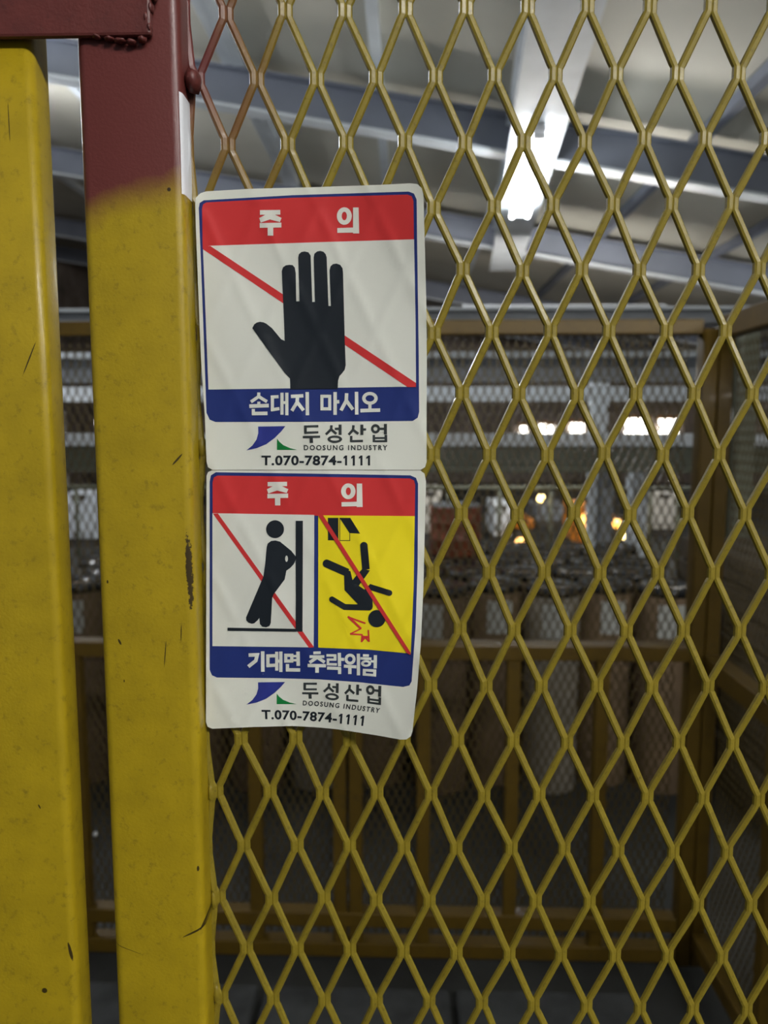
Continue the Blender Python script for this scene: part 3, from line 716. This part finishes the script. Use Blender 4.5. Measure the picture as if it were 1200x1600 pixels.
def column(px, y0, y1, wpx, Y, mat, label):
    wd = wpx / F * (Y + D); x = at(px, 800, Y).x
    c = empty('steel_column', (x, Y, 0), label=label, cat='column')
    zt_, zb_ = at(px, y0, Y).z, (0 if y1 is None else at(px, y1, Y).z)
    box('flange', (x - wd / 2, Y - .09, zb_), (x + wd / 2, Y - .075, zt_), mat, c)
    box('web', (x - .01, Y - .075, zb_), (x + .01, Y + .075, zt_), mat, c)
    box('flange', (x - wd / 2, Y + .075, zb_), (x + wd / 2, Y + .09, zt_), mat, c)
    box('base_plate', (x - wd * .7, Y - .12, zb_), (x + wd * .7, Y + .12, zb_ + .02), mat, c)
column(994, 725, None, 25, 6.9, PPALE, 'pale blue-white steel column below the green girder, beside the yellow lamps')
column(930, 592, None, 24, 8.4, PPALE, 'pale blue-white steel column crossing the pale rail')
column(944, 735, None, 17, 6.2, PSTEEL, 'slim dark grey steel column beside the orange machine')
column(1150, 500, None, 24, 3.9, PGREEN, 'dark green steel column outside the side fence')
cx_ = at(1131, 600, 3.75)
tube('conduit', [at(1139 + 1.5 * math.sin(k * 1.3), 505 + k * 13, 3.806) for k in range(15)], .013, PWHITE); tag(bpy.data.objects['conduit'], 'white cable hanging beside the dark green column', 'cable')
# far handrail
hr = empty('handrail', (0, 9, 0), label='thin dark handrail across the far side of the hall', cat='handrail')
zh = at(860, 763, 9).z
tube('rail', [(-5, 9, zh), (5, 9, zh)], .03, PGREEN, hr)
for px in (700, 780, 860, 1016, 1060, 120):
    x = at(px, 800, 9).x; tube('baluster', [(x, 9, 0), (x, 9, zh)], .025, PGREEN, hr, 6)

# lit windows in the far wall
WIN = glow('lit_window_glass', (1.0, .95, .86), 5.0); WARM = glow('warm_lamp', (1.0, .46, .06), 3.2); YLAMP = glow('yellow_lamp', (1.0, .72, .25), 6)
wy = 21.55
wins = [(976, 654, 1012, 677), (1029, 655, 1060, 677), (890, 661, 912, 676), (842, 663, 854, 677), (858, 665, 868, 677), (812, 666, 824, 676), (89, 657, 122, 670), (128, 655, 150, 668), (1190, 640, 1216, 672)]
for i, (x0, y0, x1, y1) in enumerate(wins):
    a, b = at(x0, y1, wy), at(x1, y0, wy)
    wn = empty('window_%d' % (i + 1), ((a.x + b.x) / 2, wy, a.z), label='small bright lit window high in the far wall', kind='structure')
    box('pane', (a.x, wy - .03, a.z), (b.x, wy, b.z), WIN, wn)
    box('window_frame', (a.x - .06, wy - .06, b.z), (b.x + .06, wy + .02, b.z + .10), MATS.get('warm_frame') or nmat('warm_frame', (.6, .26, .05), var=.05), wn)
    for zz in (a.z - .06,): box('window_sill', (a.x - .06, wy - .08, zz), (b.x + .06, wy + .02, a.z), PPALE, wn)

# machines on the far side, with lamps
PORANGE = nmat('orange_enamel', (.75, .26, .02), rough=.35, var=.12, scale=6)
PCREAM = nmat('cream_enamel', (.62, .60, .54), rough=.45, var=.1, scale=3)
PDARK = nmat('dark_machine', (.06, .055, .05), rough=.6, var=.3, scale=4)
def machine(px0, px1, py0, Y, mat, label, trim=PDARK, depth=1.0):
    a, b = at(px0, py0, Y), at(px1, py0, Y)
    t = empty('machine', ((a.x + b.x) / 2, Y, 0), label=label, cat='machine'); W = b.x - a.x; H = a.z
    box('cabinet', (a.x, Y, .12), (b.x, Y + depth, H), mat, t, .02)
    box('plinth', (a.x + .03, Y + .03, 0), (b.x - .03, Y + depth - .03, .12), trim, t)
    box('door', (a.x + W * .08, Y - .02, .2), (a.x + W * .48, Y, H * .86), mat, t, .006)
    box('door', (a.x + W * .52, Y - .02, .2), (a.x + W * .92, Y, H * .86), mat, t, .006)
    box('control_panel', (a.x + W * .3, Y - .03, H * .88), (a.x + W * .7, Y, H * .97), trim, t)
    return t
machine(655, 690, 765, 10.5, PCREAM, 'cream machine cabinet far behind the red-brown drum')
machine(772, 800, 788, 10.2, PPALE, 'pale grey-white machine cabinet beyond the paper rolls')
machine(805, 835, 812, 11.0, PORANGE, 'low orange machine cabinet beside the pale cabinet')
machine(838, 892, 790, 12.0, PSTEEL, 'grey machine cabinet under a small yellow lamp')
machine(905, 936, 792, 9.4, PORANGE, 'bright orange machine beside the slim grey column')
machine(955, 980, 812, 11.5, PORANGE, 'orange machine glimpsed beside the pale column')
machine(1018, 1058, 770, 11.0, PCREAM, 'cream machine cabinet near the corner post')
machine(-40, 62, 640, 12.5, PCREAM, 'tall cream machine cabinet far to the side of the gate post')
machine(96, 150, 770, 9.8, PPALE, 'pale machine cabinet seen through the gap beside the stile')
def lamp(px, py, Y, r, mat, label):
    p = at(px, py, Y); t = empty('indicator_lamp', p, label=label, cat='lamp')
    lathe('bulb', [(.0001, -r), (r * .7, -r * .7), (r, 0), (r * .7, r * .7), (.0001, r)], p, mat, t, 14)
    lathe('lamp_cap', [(r * .55, r * .6), (r * .55, r * 1.5), (.0001, r * 1.6)], p, PDARK, t, 12)
    tube('stalk', [(p.x, p.y + r * .5, p.z - r * .5), (p.x, p.y + r * .5, 0)], .014, PDARK, t, 6)
lamp(845, 778, 9.0, .05, YLAMP, 'small yellow lamp hanging over the grey cabinet')
lamp(975, 837, 8.9, .045, YLAMP, 'yellow indicator lamp beside the pale column, the upper of two')
lamp(974, 856, 8.6, .055, YLAMP, 'yellow indicator lamp beside the pale column, the lower of two')
lamp(921, 812, 9.1, .11, WARM, 'large orange warning lamp in front of the orange machine')
lamp(812, 846, 10.0, .07, WARM, 'orange warning lamp by the low orange machine')
lamp(966, 818, 9.2, .07, WARM, 'orange warning lamp just above the two yellow indicator lamps')

# boards stacked outside the side fence
bs = empty('board_stack', (1.75, 2.75, 0), label='stack of dark timber boards outside the side fence', cat='boards')
for k in range(9):
    box('board', (1.42 + rng.uniform(-.02, .02), 2.45, .05 + k * .115), (2.1, 3.7 + rng.uniform(-.08, .08), .05 + k * .115 + .10), PWOOD, bs, .004)
for yy in (2.6, 3.1, 3.6): box('bearer', (1.45, yy - .05, 0), (2.05, yy + .05, .05), PWOOD, bs)

# kerb and scraps on the floor just inside the gate
kb = empty('concrete_kerb', (.2, 1.55, 0), label='worn grey concrete kerb along the floor in front of the guard fence', cat='kerb')
for x in (-1.5, -.95, -.4, .15):
    box('kerb_block', (x, 1.42, 0), (x + .53, 1.70, .04 + rng.uniform(-.004, .004)), PCONC, kb, .012)
PBAG = nmat('dusty_paper', (.09, .075, .03), rough=.85, var=.35, scale=30)
for k, (px, py, sx, m_) in enumerate(((455, 1572, .10, PBAG), (552, 1575, .08, PBAG), (655, 1580, .07, PRUST), (745, 1585, .08, PBLACK))):
    p = at(px, py, 1.5); gz = .05
    d = ray(px, py); t_ = (CAM.z - gz) / -d.z; p = CAM + d * t_; p.y = min(p.y, 1.32)
    o = blob('paper_scrap', (p.x, p.y - .02, .035), (sx, .07, .034), m_, None, .3)
    tag(o, ('crumpled dusty paper bag on the floor by the kerb', 'second crumpled dusty bag next to the first on the floor', 'rusty brown rag lying on the floor by the kerb', 'black plastic scrap lying on the floor by the kerb')[k], ('bag', 'bag', 'rag', 'scrap')[k])
    o.name = ('paper_bag', 'paper_bag', 'rag', 'plastic_scrap')[k]
# small bright bolt head on the baluster beyond the gap
p = at(149, 1303, YR - .03); lathe('bolt', [(.0001, -.006), (.006, -.005), (.007, 0), (.005, .006), (.0001, .007)], p, PWHITE, fr, 10)
